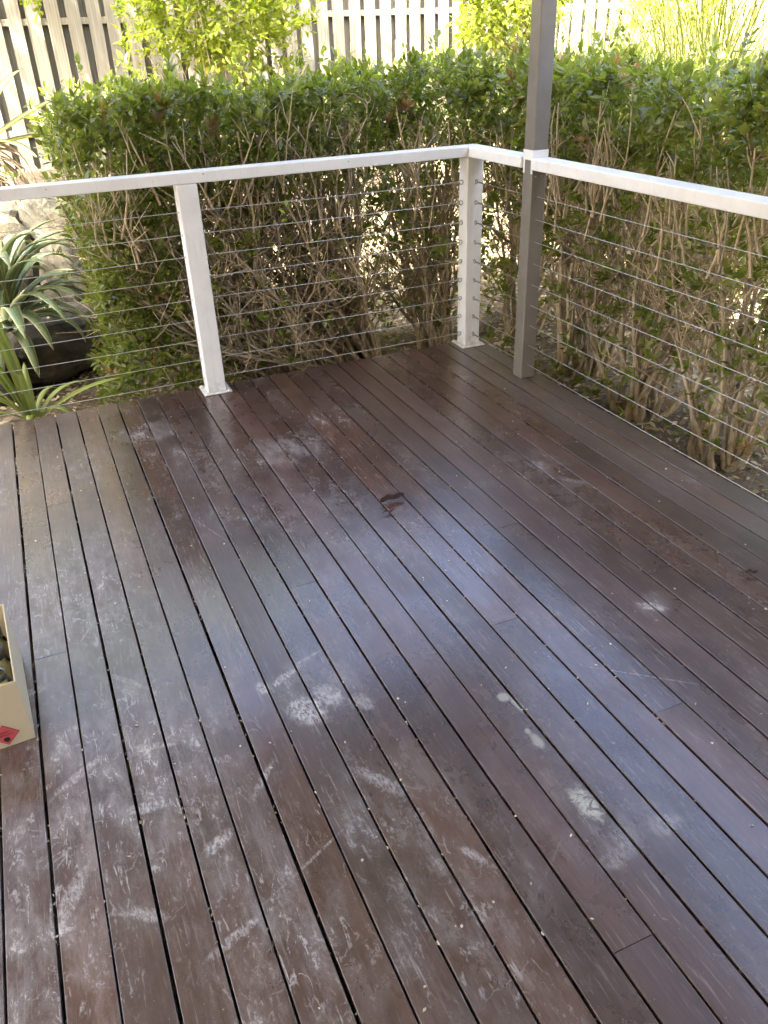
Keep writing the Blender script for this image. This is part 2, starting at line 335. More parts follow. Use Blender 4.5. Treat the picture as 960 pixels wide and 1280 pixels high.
tag(link('ground', mesh('ground', np.stack([X, Y, Z], -1).reshape(-1, 3), F, [M['ground']], True)), kind='structure')

# ------------------------------------------------------------------ deck
X0, PITCH, GAP = -2.4335, 0.0939, 0.0060
DECK = empty('timber_deck', (-1.6, -2.4, 0), 'worn dark red-brown timber deck of narrow boards with white scuffs', 'deck')
def board_mesh(w, l):
    h, c, q = .022, .0013, .0005
    prof = [(-w / 2, -h), (w / 2, -h), (w / 2, -c), (w / 2 - q, -q), (w / 2 - c, 0), (-w / 2 + c, 0), (-w / 2 + q, -q), (-w / 2, -c)]
    k = len(prof); V = [(x, -l / 2, z) for x, z in prof] + [(x, l / 2, z) for x, z in prof]
    F = [(i, i + k, (i + 1) % k + k, (i + 1) % k) for i in range(k)] + [tuple(range(k)), tuple(range(2 * k - 1, k - 1, -1))]
    return mesh('deck_board', V, F, [M['board']])
JOINT = {1: [-.905], 8: [-1.805], 3: [-1.805], 0: [-1.813], 16: [-1.79], 13: [-2.24], 9: [-2.24], 15: [-2.715], 10: [-3.165], 19: [-2.235], 22: [-1.35], 5: [-3.6], 6: [-3.6], -1: [-3.2], 12: [-4.05], 18: [-3.6]}
rb = random.Random(3)
for i in range(-12, 26):
    cuts = [.008 + rb.uniform(-.002, .002)] + JOINT.get(i, [-.455 * rb.randint(8, 10)]) + [-5.2]
    dx = rb.uniform(-.0011, .0011)
    for a, b in zip(cuts[:-1], cuts[1:]):
        a2 = a - (.0008 if a != cuts[0] else 0); b2 = b + (.0008 if b != cuts[-1] else 0)
        o = link('deck_board', board_mesh(PITCH - GAP, a2 - b2), DECK)
        o.location = Vector((X0 + (i + .5) * PITCH + dx, (a2 + b2) / 2, rb.uniform(-.0008, .0008))) - DECK.location
        o.rotation_euler = (rb.uniform(-.0003, .0003), rb.uniform(-.006, .006), rb.uniform(-.0003, .0003))
for k in range(12):
    y = -.05 - .45 * k
    link('joist', box_mesh('joist', -1.76, 1.76, -.022, .022, -.14, -.0245, M['joist']), DECK, Vector((-1.79, y, 0)) - DECK.location)
link('edge_beam', box_mesh('edge_beam', -.02, .02, -2.55, 2.55, -.16, -.0245, M['joist']), DECK, Vector((-.03, -2.6, 0)) - DECK.location)
for x in (-3.3, -1.75, -.2):
    for y in (-.3, -2.7): link('stump', box_mesh('stump', -.045, .045, -.045, .045, -.5, -.15, M['joist'], .004, 1), DECK, Vector((x, y, 0)) - DECK.location)

# ------------------------------------------------------------------ railings
YF, XF, RW, PW = -.095, -.130, .090, .088        # inner faces of the two rails, rail width, post width
RZ0, RZ1 = .954, 1.0
RL = empty('wire_railing', (-1.5, YF + .045, 0), 'white railing with level steel wires along the far deck edge, two posts in view', 'railing')
RR = empty('wire_railing', (XF + .045, -1.5, 0), 'white railing with steel wires along the right deck edge, running through the grey post', 'railing')
def place(o, parent, w): o.location = Vector(w) - parent.location; return o
place(link('top_rail', prism_mesh('top_rail', [(-3.45, YF), (XF - .0006, YF), (XF + RW - .0006, YF + RW), (-3.45, YF + RW)], RZ0, RZ1, M['white'], .004), RL), RL, (0, 0, 0))
GX, GY, GW = -.1175, -.6443, .075
for a, b in ((YF, GY + GW + .001), (GY - .001, -3.9)):
    e = RW if a == YF else 0
    place(link('top_rail', prism_mesh('top_rail', [(XF, a), (XF, b), (XF + RW, b), (XF + RW, a + e)], RZ0, RZ1, M['white'], .005), RR), RR, (0, 0, 0))
pm = box_mesh('post', -PW / 2, PW / 2, -PW / 2, PW / 2, .006, RZ0 - .001, M['white'], .004)
plate = box_mesh('base_plate', -.068, .068, -.068, .068, .0012, .007, M['white'], .0015, 1)
head = lathe_mesh('bolt', [(.0, .0125), (.006, .0125), (.0075, .010), (.0075, .007)], 8, M['white'])
def post(parent, x, y):
    o = place(link('post', pm, parent), parent, (x, y, 0)); p = link('base_plate', plate, o)
    for sx in (-1, 1):
        for sy in (-1, 1): link('bolt', head, p, (sx * .056, sy * .056, 0))
    return o
PXS = (-2.98, -1.540 + PW / 2)
for x in PXS: post(RL, x, YF + .045)
post(RL, XF + .045, YF + .045)
for y in (-2.45, -3.8): post(RR, XF + .045, y)
WZ = [.066 + .0962 * i for i in range(9)]
yc, xc = YF + .045, XF + .045
def sag(a, b, s):
    a, b = np.array(a), np.array(b); t = np.linspace(0, 1, 9)[:, None]
    P = a + (b - a) * t; P[:, 2] -= s * (4 * t[:, 0] * (1 - t[:, 0])); return P
swage = lathe_mesh('swage', [(.0015, 0), (.0042, .002), (.0042, .055), (.0028, .062), (.0022, .063)], 8, M['fitting'])
grom = lathe_mesh('grommet', [(.0025, .0015), (.0055, .0015), (.0055, 0)], 8, M['fitting'])
eye = tube_mesh('eye', [(.010 * math.cos(a), 0, .010 * math.sin(a)) for a in np.linspace(0, 2 * math.pi, 11)], .0026, M['fitting'], 5)
for z in WZ:
    w = place(link('wire', tube_mesh('wire', np.concatenate([sag((-3.4, yc, z), (PXS[1], yc, z + .001), .004), sag((PXS[1], yc, z + .001), (XF - .020, yc, z), .003)[1:]]), .0016, M['wire'], 6), RL), RL, (0, 0, 0))
    lo = Vector((XF, yc, z))
    link('eye', eye, w, lo - Vector((.010, 0, 0)))
    link('swage', swage, w, lo - Vector((.018, 0, 0)), (0, R(-90), 0))
    for s in (-1, 1): link('grommet', grom, w, (PXS[1] + s * PW / 2, yc, z), (0, R(90 * s), 0))
    z2 = z + .004
    w = place(link('wire', tube_mesh('wire', np.concatenate([sag((xc, YF - .020, z2), (xc, GY, z2 + .002), .002), sag((xc, GY, z2 + .002), (xc, -2.45, z2), .003)[1:], sag((xc, -2.45, z2), (xc, -3.8, z2), .003)[1:]]), .0012, M['wire'], 6), RR), RR, (0, 0, 0))
    link('eye', eye, w, (xc, YF - .010, z2), (0, 0, R(90)))
    link('swage', swage, w, (xc, YF - .018, z2), (R(90), 0, 0))
    tb = lathe_mesh('turnbuckle', [(.002, 0), (.0045, .004), (.0045, .045), (.002, .05)], 8, M['fitting'])
    link('turnbuckle', tb, w, (xc, YF - .10, z2), (R(90), 0, 0))
nail = lathe_mesh('nail', [(.0, .0006), (.0035, .0006), (.0035, 0)], 8, M['fitting'])
for x, z in ((-2.06, .985), (-1.42, .988), (-.75, .984), (-2.6, .986)): place(link('nail', nail, RL, rot=(R(90), 0, 0)), RL, (x, YF, z))
# grey post carrying the roof
GP = empty('support_post', (GX + GW / 2, GY + GW / 2, 0), 'tall square grey-brown metal post rising out of the frame near the white corner post', 'post')
link('shaft', box_mesh('shaft', -GW / 2, GW / 2, -GW / 2, GW / 2, .001, 2.60, M['greypost'], .006, 3), GP)
h = GW / 2 + .0012; rivet = lathe_mesh('rivet', [(.0, .0018), (.0025, .0018), (.0038, 0)], 8, M['fitting'])
def ring(z0, z1, t=.0012):
    o_, i_ = GW / 2 + t, GW / 2 - .004
    V = [(sx * r_, sy * r_, z) for z in (z0, z1) for r_ in (o_, i_) for sx, sy in ((-1, -1), (1, -1), (1, 1), (-1, 1))]
    F = []
    for k in range(4):
        l = (k + 1) % 4
        F += [(k, l, 8 + l, 8 + k), (8 + k, 8 + l, 12 + l, 12 + k), (4 + k, k + 0, 0 + l, 4 + l)[::-1]]
    return mesh('paint_band', V, F, [M['white']])
pbm = ring(.990, 1.030)
tag(link('paint_band', pbm, GP), 'white paint carried round the grey post at rail height')
for y0, y1 in ((-GW / 2 + .001, -GW / 2 + .012), (GW / 2 - .014, GW / 2 - .002)):
    link('paint_strip', prism_mesh('paint_strip', [(-h, y0), (-h, y1), (-h + .005, y1), (-h + .005, y0)], .936, .991, M['white'], 0), GP)
for bx_ in (-.018, .012): link('rivet', rivet, GP, (bx_, -GW / 2, .925), (R(90), 0, 0))

# ------------------------------------------------------------------ roof and house wall out of frame (they shade the deck)
RF = empty('patio_roof', (-3, -2, 2.6), 'flat patio roof above the deck, carried by the grey post', 'roof')
link('ceiling', box_mesh('ceiling', -4.2, 3.24, -3.4, 2.35, .04, .10, M['ceiling']), RF)
link('edge_beam', box_mesh('edge_beam', 2.89, 2.98, -3.4, 2.4, -.12, .038, M['greypost'], .004), RF)
link('edge_beam', box_mesh('edge_beam', -4.2, 2.888, 2.06, 2.15, -.12, .038, M['greypost'], .004), RF)
HW = empty('house_wall', (-2, -5.4, 0), 'cream rendered house wall at the back of the deck', 'wall')
link('wall', box_mesh('wall', -6, 3.2, -.1, .1, -.4, 2.63, M['wall']), HW)

# ------------------------------------------------------------------ leaves and shrubs
LT = np.array([(0, 0, 0), (.46, .34, .13), (.36, .70, .08), (0, 1, -.05), (-.36, .70, .08), (-.46, .34, .13)])
LF = np.array([[0, 1, 2, 3], [0, 3, 4, 5]])
def leaves(P, D, up, L, W):
    """leaf quads: P base points, D directions, up preferred face direction, L length, W width"""
    n = len(P); D = D / (np.linalg.norm(D, axis=1)[:, None] + 1e-9)
    N = up - D * (up * D).sum(1)[:, None]; N /= np.linalg.norm(N, axis=1)[:, None] + 1e-9
    S = np.cross(D, N)
    V = P[:, None] + S[:, None] * (LT[None, :, :1] * W[:, None, None]) + D[:, None] * (LT[None, :, 1:2] * L[:, None, None]) + N[:, None] * (LT[None, :, 2:] * W[:, None, None])
    F = LF[None] + (np.arange(n) * 6)[:, None, None]
    return V.reshape(-1, 3), F.reshape(-1, 4)
def sprigs(C, A, per, spread, L0, W0, rng):
    """clusters of leaves: C centres, A axes"""
    n = len(C); k = per
    Cc = np.repeat(C, k, 0); Ax = np.repeat(A, k, 0); Ax = Ax / np.linalg.norm(Ax, axis=1)[:, None]
    t = np.tile(np.linspace(0, 1, k), n)
    rnd = rng.normal(size=(n * k, 3)); rnd -= Ax * (rnd * Ax).sum(1)[:, None]; rnd /= np.linalg.norm(rnd, axis=1)[:, None] + 1e-9
    ang = np.interp(t, [0, 1], [1.25, .45]) + rng.normal(0, .2, n * k)
    D = Ax * np.cos(ang)[:, None] + rnd * np.sin(ang)[:, None]
    P = Cc + Ax * (t * spread)[:, None] + rng.normal(0, .004, (n * k, 3))
    up = np.array([0, 0, 1.]) * .8 + Ax * .5 + rng.normal(0, .35, (n * k, 3))
    sz = np.repeat(rng.uniform(.62, 1.35, n), k); L = L0 * sz * rng.uniform(.7, 1.2, n * k); W = W0 * sz * rng.uniform(.7, 1.25, n * k)
    return leaves(P, D, up, L, W)
def grow(p0, p1, bow, k, wob, rng):
    t = np.linspace(0, 1, k)[:, None]; p0, p1, bow = map(np.asarray, (p0, p1, bow))
    P = p0 + (p1 - p0) * t + bow * (4 * t * (1 - t))
    w = rng.normal(0, wob, (k, 3)); w[0] = 0; w = np.cumsum(w, 0) * .6; w[:, 2] *= .4
    return P + w
HTOP = 1.30
def top_h(x, y): return HTOP - .055 + .07 * np.clip((x + 2) / 2.4, 0, 1) - .07 * np.clip(-y / 1.4, 0, 1) + .030 * np.sin(x * 3.1 + 1) + .024 * np.sin(y * 4.3 + x * 2) + .022 * np.sin(x * 9.7 - y * 8) + .014 * np.sin(x * 23 + y * 17)
def shrub(base, x0, x1, y0, y1, label, seed, lean=(0, 0), front='y', nstem=9, lowleaf=.12, end=False, thick=1.0):
    rng = np.random.default_rng(seed); bx, by = base; bz = float(gz(bx, by)) - .04
    root = empty('hedge_shrub', (bx, by, bz), label, 'hedge shrub', 'clipped shrubs of the hedge round the deck')
    polys, tips = [], []
    for s in range(nstem):
        a = rng.uniform(0, 2 * math.pi); b0 = np.array([bx + .10 * math.cos(a), by + .09 * math.sin(a), bz])
        tgt = np.array([rng.uniform(x0, x1) * .8 + bx * .2, rng.uniform(y0, y1) * .85 + by * .15, rng.uniform(.62, 1.10)])
        if lean[0] < -.5 and s % 5:
            g = rng.uniform(.05, 1.32); ln = rng.uniform(.85, 1.35); tgt = np.array([max(bx - math.sin(g) * ln, -1.80 + rng.uniform(0, .15)), rng.uniform(y0 - .04, y0 + .45), min(bz + .1 + math.cos(g) * ln * 1.15, 1.12)])
        elif lean[0] or lean[1]:
            f = rng.uniform(.2, 1.); tgt = tgt + np.array([lean[0] * f, lean[1] * f, -rng.uniform(.0, .55) * f])
        k = 12; r0 = rng.uniform(.011, .024) * thick
        bow = np.array([(tgt[0] - bx) * rng.uniform(-.1, .14), (tgt[1] - by) * .1, -.04 + rng.uniform(-.03, .03)])
        P = grow(b0, tgt, bow, k, .016, rng); rad = np.linspace(r0, .0055, k); rad[0] *= 1.35
        polys.append((P, rad))
        for b in range(rng.integers(5, 8)):
            i = rng.integers(3, k - 1); d = P[i] - P[i - 1]; d /= np.linalg.norm(d)
            q = d * .55 + rng.normal(0, .42, 3) + np.array([0, 0, .38]); q /= np.linalg.norm(q)
            ln = rng.uniform(.22, .50); e = P[i] + q * ln
            e[0] = np.clip(e[0], max(x0 - .1 + 1.6 * min(lean[0], 0), -1.92), x1 + .1); e[1] = np.clip(e[1], y0 - .02, y1 + .05); e[2] = min(e[2], 1.2)
            B = grow(P[i], e, rng.normal(0, .03, 3), 7, .010, rng); rr = min(rad[i] * .62, .0078)
            polys.append((B, np.linspace(rr, .0024, 7)))
            for w in range(rng.integers(4, 7)):
                j = rng.integers(2, 7); q2 = (B[j] - B[j - 1]); q2 /= np.linalg.norm(q2) + 1e-9
                q2 = q2 * .5 + rng.normal(0, .5, 3) + np.array([0, 0, .35]); q2 /= np.linalg.norm(q2)
                e2 = B[j] + q2 * rng.uniform(.10, .28); e2[2] = min(e2[2], 1.24)
                if front == 'y': e2[1] = max(e2[1], y0 - .03)
                else: e2[0] = max(e2[0], x0 - .03)
                polys.append((grow(B[j], e2, rng.normal(0, .012, 3), 4, .006, rng), np.linspace(.0032, .0012, 4))); tips.append((e2, q2))
    # bare clipped shoots standing in the face of the hedge
    for s in range(int(26 * ((x1 - x0) if front == 'y' else (y1 - y0)))):
        u = rng.uniform(0, 1); dd = rng.uniform(-.09, .01)
        p0 = np.array([x0 + (x1 - x0) * u, y0 + dd, rng.uniform(.55, .85)]) if front == 'y' else np.array([x0 + dd, y0 + (y1 - y0) * u, rng.uniform(.55, .85)])
        p1 = p0 + np.array([rng.normal(0, .07), rng.normal(0, .05), rng.uniform(.22, .42)]); p1[2] = min(p1[2], 1.2)
        if front == 'y': p1[1] = max(p1[1], y0 - .10)
        else: p1[0] = max(p1[0], x0 - .10)
        P = grow(p0, p1, rng.normal(0, .02, 3), 6, .008, rng); polys.append((P, np.linspace(rng.uniform(.0045, .0075), .0024, 6)))
        for w in range(3):
            j = rng.integers(1, 5); e2 = P[j] + np.array([rng.normal(0, .07), rng.normal(0, .05), rng.uniform(.04, .16)])
            polys.append((grow(P[j], e2, (0, 0, 0), 4, .006, rng), np.linspace(.003, .0012, 4)))
    V, F = tubes(polys, 5)
    link('stems', mesh('stems', V - np.array([bx, by, bz]), F, [M['bark']], True), root)
    # foliage sprigs: dense cap, thin below, leafy sunny back face
    A_, C_ = [], []
    area = (x1 - x0) * (y1 - y0)
    n = int(820 * area); cx = rng.uniform(x0, x1, n); cy = rng.uniform(y0, y1, n); dz = rng.exponential(.14, n)
    cz = top_h(cx, cy) - .02 - np.minimum(dz, .62); C_.append(np.stack([cx, cy, cz], 1)); A_.append(np.stack([rng.normal(0, .5, n), rng.normal(0, .5, n), np.full(n, .9)], 1))
    flen = (x1 - x0) if front == 'y' else (y1 - y0)
    def face(n, zlo, zhi, depth, back=False, pw=1.):
        u = rng.uniform(0, 1, n); d = rng.exponential(depth, n); z = zlo + (zhi - zlo) * rng.uniform(0, 1, n) ** pw
        nd = 1. if back else -1.
        if front == 'y': c = np.stack([x0 + u * (x1 - x0), (y1 - d) if back else (y0 + d), z], 1); a = np.array([0, nd, .55])
        else: c = np.stack([(x1 - d) if back else (x0 + d), y0 + u * (y1 - y0), z], 1); a = np.array([nd, 0, .55])
        C_.append(c); A_.append(a + rng.normal(0, .45, (n, 3)))
    face(int(230 * flen), .92, HTOP - .02, .06, pw=.7)
    face(int((150 if front == 'y' else 90) * flen), .45, 1.02, .20, pw=.55)
    face(int(lowleaf * 900 * flen), -.2, .8, .34)
    face(int((760 if front == 'y' else 330) * flen), -.2, 1.2, .20, True, .85)
    ns = int(16 * flen); cx = rng.uniform(x0, x1, ns); cy = rng.uniform(y0, y1, ns); C_.append(np.stack([cx, cy, top_h(cx, cy) + rng.uniform(-.01, .075, ns)], 1)); A_.append(np.array([0, 0, 1.]) + rng.normal(0, .25, (ns, 3)))
    if end:
        n = 560; u = rng.uniform(0, 1, n); z = rng.uniform(-.22, 1.22, n); xe = x0 + .05 * np.sin(z * 4) + rng.exponential(.13, n)
        C_.append(np.stack([xe, y0 + u * (y1 - y0), z], 1)); A_.append(np.array([-1, -.3, .4]) + rng.normal(0, .5, (n, 3)))
        n = 380; z = rng.uniform(-.24, 1.1, n); lim = np.interp(z, [-.25, .1, .5, 1.1], [.62, .45, .38, .5])
        C_.append(np.stack([x0 + rng.uniform(0, 1, n) * lim, y0 + rng.exponential(.10, n), z], 1)); A_.append(np.array([-.4, -.8, .4]) + rng.normal(0, .5, (n, 3)))
    if tips:
        tp = np.array([t[0] for t in tips]); ta = np.array([t[1] for t in tips]); keep = (tp[:, 2] > .80) | (rng.uniform(0, 1, len(tp)) < lowleaf)
        C_.append(tp[keep]); A_.append(ta[keep])
    C, A = np.concatenate(C_), np.concatenate(A_)
    nz = np.sin(C[:, 0] * 11 + 1.3 * np.sin(C[:, 2] * 9)) + np.sin(C[:, 1] * 13 + C[:, 2] * 7) + np.sin(C[:, 2] * 17 - C[:, 0] * 8)
    kp = (rng.uniform(0, 1, len(C)) < np.interp(nz, [-1.8, -.4, .8], [.18, .75, 1.])) & (C[:, 2] < top_h(C[:, 0], C[:, 1]) + .08)
    C, A = C[kp], A[kp]
    V, F = sprigs(C, A, 7, .06, .046, .023, rng)
    mi = np.zeros(len(F), int)
    dead = rng.uniform(0, 1, len(C)) < .016
    # a few browned patches
    for s in range(5):
        c = C[rng.integers(0, len(C))]
        if c[2] > .95: dead |= np.linalg.norm(C - c, axis=1) < .05
    mi[np.repeat(dead, 14)] = 1
    o = link('foliage', mesh('foliage', V - np.array([bx, by, bz]), F, [M['leaf'], M['leafdead']], False, mi), root); o['kind'] = 'stuff'
    return root
YA, YB, XA, XB = .30, 1.22, .26, 1.20
shrub((-1.45, .72), -1.93, -1.30, YA, YB, 'left end shrub of the hedge, leafy to the ground beside the striped agave', 101, (-.2, 0), thick=.7, lowleaf=.62, end=True, nstem=12)
shrub((-.95, .70), -1.36, -.78, YA, YB, 'hedge shrub just right of the white plated post on the left, branches sweeping left', 102, (-.55, -.05), nstem=40, lowleaf=.16, thick=.75)
shrub((-.42, .66), -.80, -.16, YA, YB, 'hedge shrub with stems leaning left, midway between the two white posts', 103, (-.75, -.08), nstem=52, lowleaf=.07, thick=.85)
shrub((.10, .70), -.22, .36, YA, YB, 'hedge shrub with upright brown stems just left of the white corner post', 104, (-.12, 0), nstem=22, lowleaf=.12, thick=.75)
shrub((.72, .70), .34, 1.20, .10, YB, 'hedge shrub in the bend of the hedge, between white corner post and grey post', 105, (0, 0), nstem=15, lowleaf=.10)
shrub((.62, -.12), XA, XB, -.42, .18, 'hedge shrub directly right of the grey post at the foot of the wires', 106, (0, 0), front='x', nstem=20, lowleaf=.17, thick=.95)
shrub((.58, -.72), XA, XB, -1.02, -.38, 'hedge shrub behind the right wires, second one from the grey post', 107, (0, .1), front='x', nstem=19, lowleaf=.18, thick=.95)
shrub((.56, -1.32), XA, XB, -1.62, -.98, 'hedge shrub with thick twin trunks near the right edge of the picture', 108, (0, .05), front='x', nstem=18, lowleaf=.18, thick=1.0)
shrub((.58, -1.95), XA, XB, -2.5, -1.58, 'hedge shrub at the far right, cut off by the edge of the picture', 109, (0, 0), front='x', nstem=14, lowleaf=.20, thick=1.05)

# ------------------------------------------------------------------ paling fence
FY, FP, FW = 3.5, .139, .094
FE = empty('paling_fence', (1.0, FY, .68), 'tall weathered timber paling fence behind the hedge, palings on both sides of its rails', 'fence')
def paling(seed):
    rg = random.Random(seed); w, t, hgt = FW / 2, .008, 1.75
    V = []; nz = 5
    for k in range(nz):
        z = -.1 + (hgt + .1) * k / (nz - 1); b = rg.uniform(-.004, .004); c = rg.uniform(-.002, .002)
        V += [(-w + c, -t + b, z), (w + c, -t + b + rg.uniform(-.002, .002), z), (w + c, t + b, z), (-w + c, t + b, z)]
    F = [(k * 4 + i, k * 4 + (i + 1) % 4, k * 4 + 4 + (i + 1) % 4, k * 4 + 4 + i) for k in range(nz - 1) for i in range(4)] + [(0, 3, 2, 1), tuple(range(4 * nz - 4, 4 * nz))]
    return mesh('paling', V, F, [M['paling']])
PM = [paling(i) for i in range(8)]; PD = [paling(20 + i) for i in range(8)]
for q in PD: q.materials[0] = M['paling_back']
rp = random.Random(5)
for i in range(-24, 58):
    gxc = -.025 + FP * i
    o = link('paling', PM[i % 8 if i % 3 else (i * 5) % 8], FE); o.location = (gxc + FP / 2 - 1.0 + rp.uniform(-.004, .004), -.031, rp.uniform(-.02, .02)); o.rotation_euler = (rp.uniform(-.006, .006), rp.uniform(-.006, .006), rp.uniform(-.03, .03))
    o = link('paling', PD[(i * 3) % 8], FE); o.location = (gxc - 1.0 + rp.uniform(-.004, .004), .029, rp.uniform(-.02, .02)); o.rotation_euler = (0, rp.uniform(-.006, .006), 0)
for z in (.25, .97):
    link('rail', box_mesh('rail', -4.4, 7.0, -.0215, .0195, z - .022, z + .022, M['paling'], .002, 1), FE)

# ------------------------------------------------------------------ bushes in front of the fence
def bush(name, c, r, n, label, cat, seed, mat, per=6, L=.05, W=.026, stem_to=None):
    rng = np.random.default_rng(seed); b = stem_to or (c[0], c[1], float(gz(c[0], c[1])) - .03)
    root = empty(name, b, label, cat)
    d = rng.normal(size=(n, 3)); d /= np.linalg.norm(d, axis=1)[:, None]; u = rng.uniform(.25, 1., n) ** .6
    lump = 1 + .25 * np.sin(d[:, 0] * 5 + seed) * np.cos(d[:, 2] * 4 + d[:, 1] * 3)
    C = np.array(c) + d * np.array(r) * (u * lump)[:, None]
    V, F = sprigs(C, d + np.array([0, -.2, .5]) + rng.normal(0, .3, (n, 3)), per, .08, L, W, rng)
    o = link('crown', mesh('crown', V - np.array(b), F, [mat]), root); o['kind'] = 'stuff'
    polys = []
    for k in range(14):
        q = C[rng.integers(0, n)]; P = grow(np.array(b) + rng.normal(0, .03, 3) * [1, 1, 0], q, rng.normal(0, .05, 3), 8, .012, rng)
        polys.append((P, np.linspace(.011, .002, 8)))
        for w in range(3):
            j = rng.integers(3, 7); e = P[j] + (C[rng.integers(0, n)] - P[j]) * .45; polys.append((grow(P[j], e, (0, 0, 0), 5, .008, rng), np.linspace(.004, .0012, 5)))
    V, F = tubes(polys, 5); link('trunk', mesh('trunk', V - np.array(b), F, [M['bark']], True), root)
bush('golden_shrub', (-.58, 2.75, 1.78), (.70, .36, .52), 1500, 'bright yellow-green shrub in front of the fence, above the hedge on the left', 'shrub', 21, M['gold'])
bush('golden_shrub', (1.80, 2.75, 1.80), (.48, .34, .52), 900, 'bright yellow-green shrub in front of the fence, behind the grey post', 'shrub', 22, M['gold'], L=.055, W=.034)
bush('golden_shrub', (3.40, 2.6, 1.75), (.55, .4, .45), 700, 'yellow-green shrub at the top right behind the tall grass', 'shrub', 23, M['gold'])
bush('golden_shrub', (-1.74, 3.1, 2.02), (.26, .2, .26), 150, 'small yellow-green leafy spray at the top left against the fence', 'shrub', 24, M['gold'], stem_to=(-1.85, 3.42, 2.42))

# unseen trees added beyond the fence to cut sky sheen on the left boards
for c_, sd_, lb in (((-2.6, 6.2, 4.6), 91, 'added unseen tree beyond the fence at the far left, screening the sky reflection'), ((-.2, 7.2, 4.8), 92, 'added unseen tree beyond the fence behind the left golden shrub, screening the sky reflection')):
    bush('sky_screen_tree', c_, (1.5, 1.2, 2.3), 480, lb, 'tree', sd_, M['leaf'], 6, .14, .07)
# tree out of frame at the left: its crown dapples the fence
def shade_tree():
    rng = np.random.default_rng(77); b = np.array([-5.2, 1.9, float(gz(-5.2, 1.9)) - .05]); root = empty('shade_tree', b, 'tree left of the deck whose crown dapples the fence with shade', 'tree')
    n = 2000; d = rng.normal(size=(n, 3)); d /= np.linalg.norm(d, axis=1)[:, None]
    C = np.where(np.arange(n)[:, None] < 1500, np.array([-3.1, 1.1, 6.3]), np.array([-5.1, -.2, 6.1])) + d * np.array([2.3, 1.5, 1.2]) * (rng.uniform(.1, 1, n) ** .5)[:, None]  # second lobe added over the left garden to shade the boulders
    V, F = sprigs(C, d + np.array([0, 0, -.2]) + rng.normal(0, .4, (n, 3)), 6, .16, .12, .045, rng)
    o = link('crown', mesh('crown', V - b, F, [M['leaf']]), root); o['kind'] = 'stuff'
    polys = [(grow(b, (-3.6, 1.3, 5.3), (-.3, 0, 0), 10, .03, rng), np.linspace(.16, .07, 10))]
    for k in range(16): polys.append((grow(polys[0][0][6 + k % 4], C[rng.integers(0, n)], rng.normal(0, .1, 3), 8, .03, rng), np.linspace(.05, .008, 8)))
    V, F = tubes(polys, 7); link('trunk', mesh('trunk', V - b, F, [M['bark']], True), root)
shade_tree()

# ------------------------------------------------------------------ tall grass clumps
def ribbon(P, w, th=.0, up=(0, 0, 1), fold=.25):
    """leaf blade with a diamond cross-section: P k x 3, w widths; returns V, F, uv"""
    P = np.asarray(P, float); k = len(P); T = np.gradient(P, axis=0); T /= np.linalg.norm(T, axis=1)[:, None] + 1e-9
    S = np.cross(T, np.asarray(up, float)); S /= np.linalg.norm(S, axis=1)[:, None] + 1e-9; N = np.cross(S, T); w = np.asarray(w)[:, None]
    top = P - N * w * fold; bot = P - N * (w * fold + th)
    V = np.stack([P - S * w, top, P + S * w, bot], 1).reshape(-1, 3); F = []
    for i in range(k - 1):
        for j in range(4): F.append((i * 4 + j, i * 4 + (j + 1) % 4, i * 4 + 4 + (j + 1) % 4, i * 4 + 4 + j))
    t = np.linspace(0, 1, k); uv = np.stack([np.stack([np.zeros(k), t], 1), np.stack([np.full(k, .5), t], 1), np.stack([np.ones(k), t], 1), np.stack([np.full(k, .5), t], 1)], 1).reshape(-1, 2)
    return V, F, uv
def arch(base, az, l, el0, el1, k=9):
    """points of an arching leaf: start elevation el0, end el1"""
    P = [np.array(base, float)]; 
    for i in range(k - 1):
        e = el0 + (el1 - el0) * (i / (k - 2)) ** 1.3
        P.append(P[-1] + l / (k - 1) * np.array([math.cos(az) * math.cos(e), math.sin(az) * math.cos(e), math.sin(e)]))
    return np.array(P)
def grass(c, n, hgt, label, seed):
    rng = np.random.default_rng(seed); b = np.array([c[0], c[1], float(gz(*c)) - .02]); root = empty('grass_clump', b, label, 'tall grass', 'tall grass clumps beyond the right hedge')
    VV, FF, o = [], [], 0
    for i in range(n):
        az = rng.uniform(0, 2 * math.pi); el0 = rng.uniform(1.05, 1.52); l = hgt * rng.uniform(.7, 1.15)
        P = arch(b + np.array([rng.normal(0, .07), rng.normal(0, .07), 0]), az, l, el0, el0 - rng.uniform(.4, 1.5), 8)
        V, F, uv = ribbon(P, np.interp(np.linspace(0, 1, 8), [0, .4, 1], [.005, .007, .0008]), .0008); VV.append(V); FF.append(np.array(F) + o); o += len(V)
    ob = link('blades', mesh('blades', np.concatenate(VV) - b, np.concatenate(FF), [M['grass']]), root); ob['kind'] = 'stuff'
for i, (c, n, h_, lb) in enumerate([((2.05, 1.75), 420, 2.15, 'sunlit tall grass clump at the top right, nearest the grey post'), ((2.15, 1.05), 460, 2.0, 'sunlit tall grass clump at the top right, in the middle'),
        ((2.15, .35), 420, 1.9, 'sunlit tall grass clump cut off by the top right corner'), ((2.8, 1.45), 360, 2.3, 'tallest sunlit grass clump, behind the other clumps at the top right')]): grass(c, n, h_, lb, 40 + i)

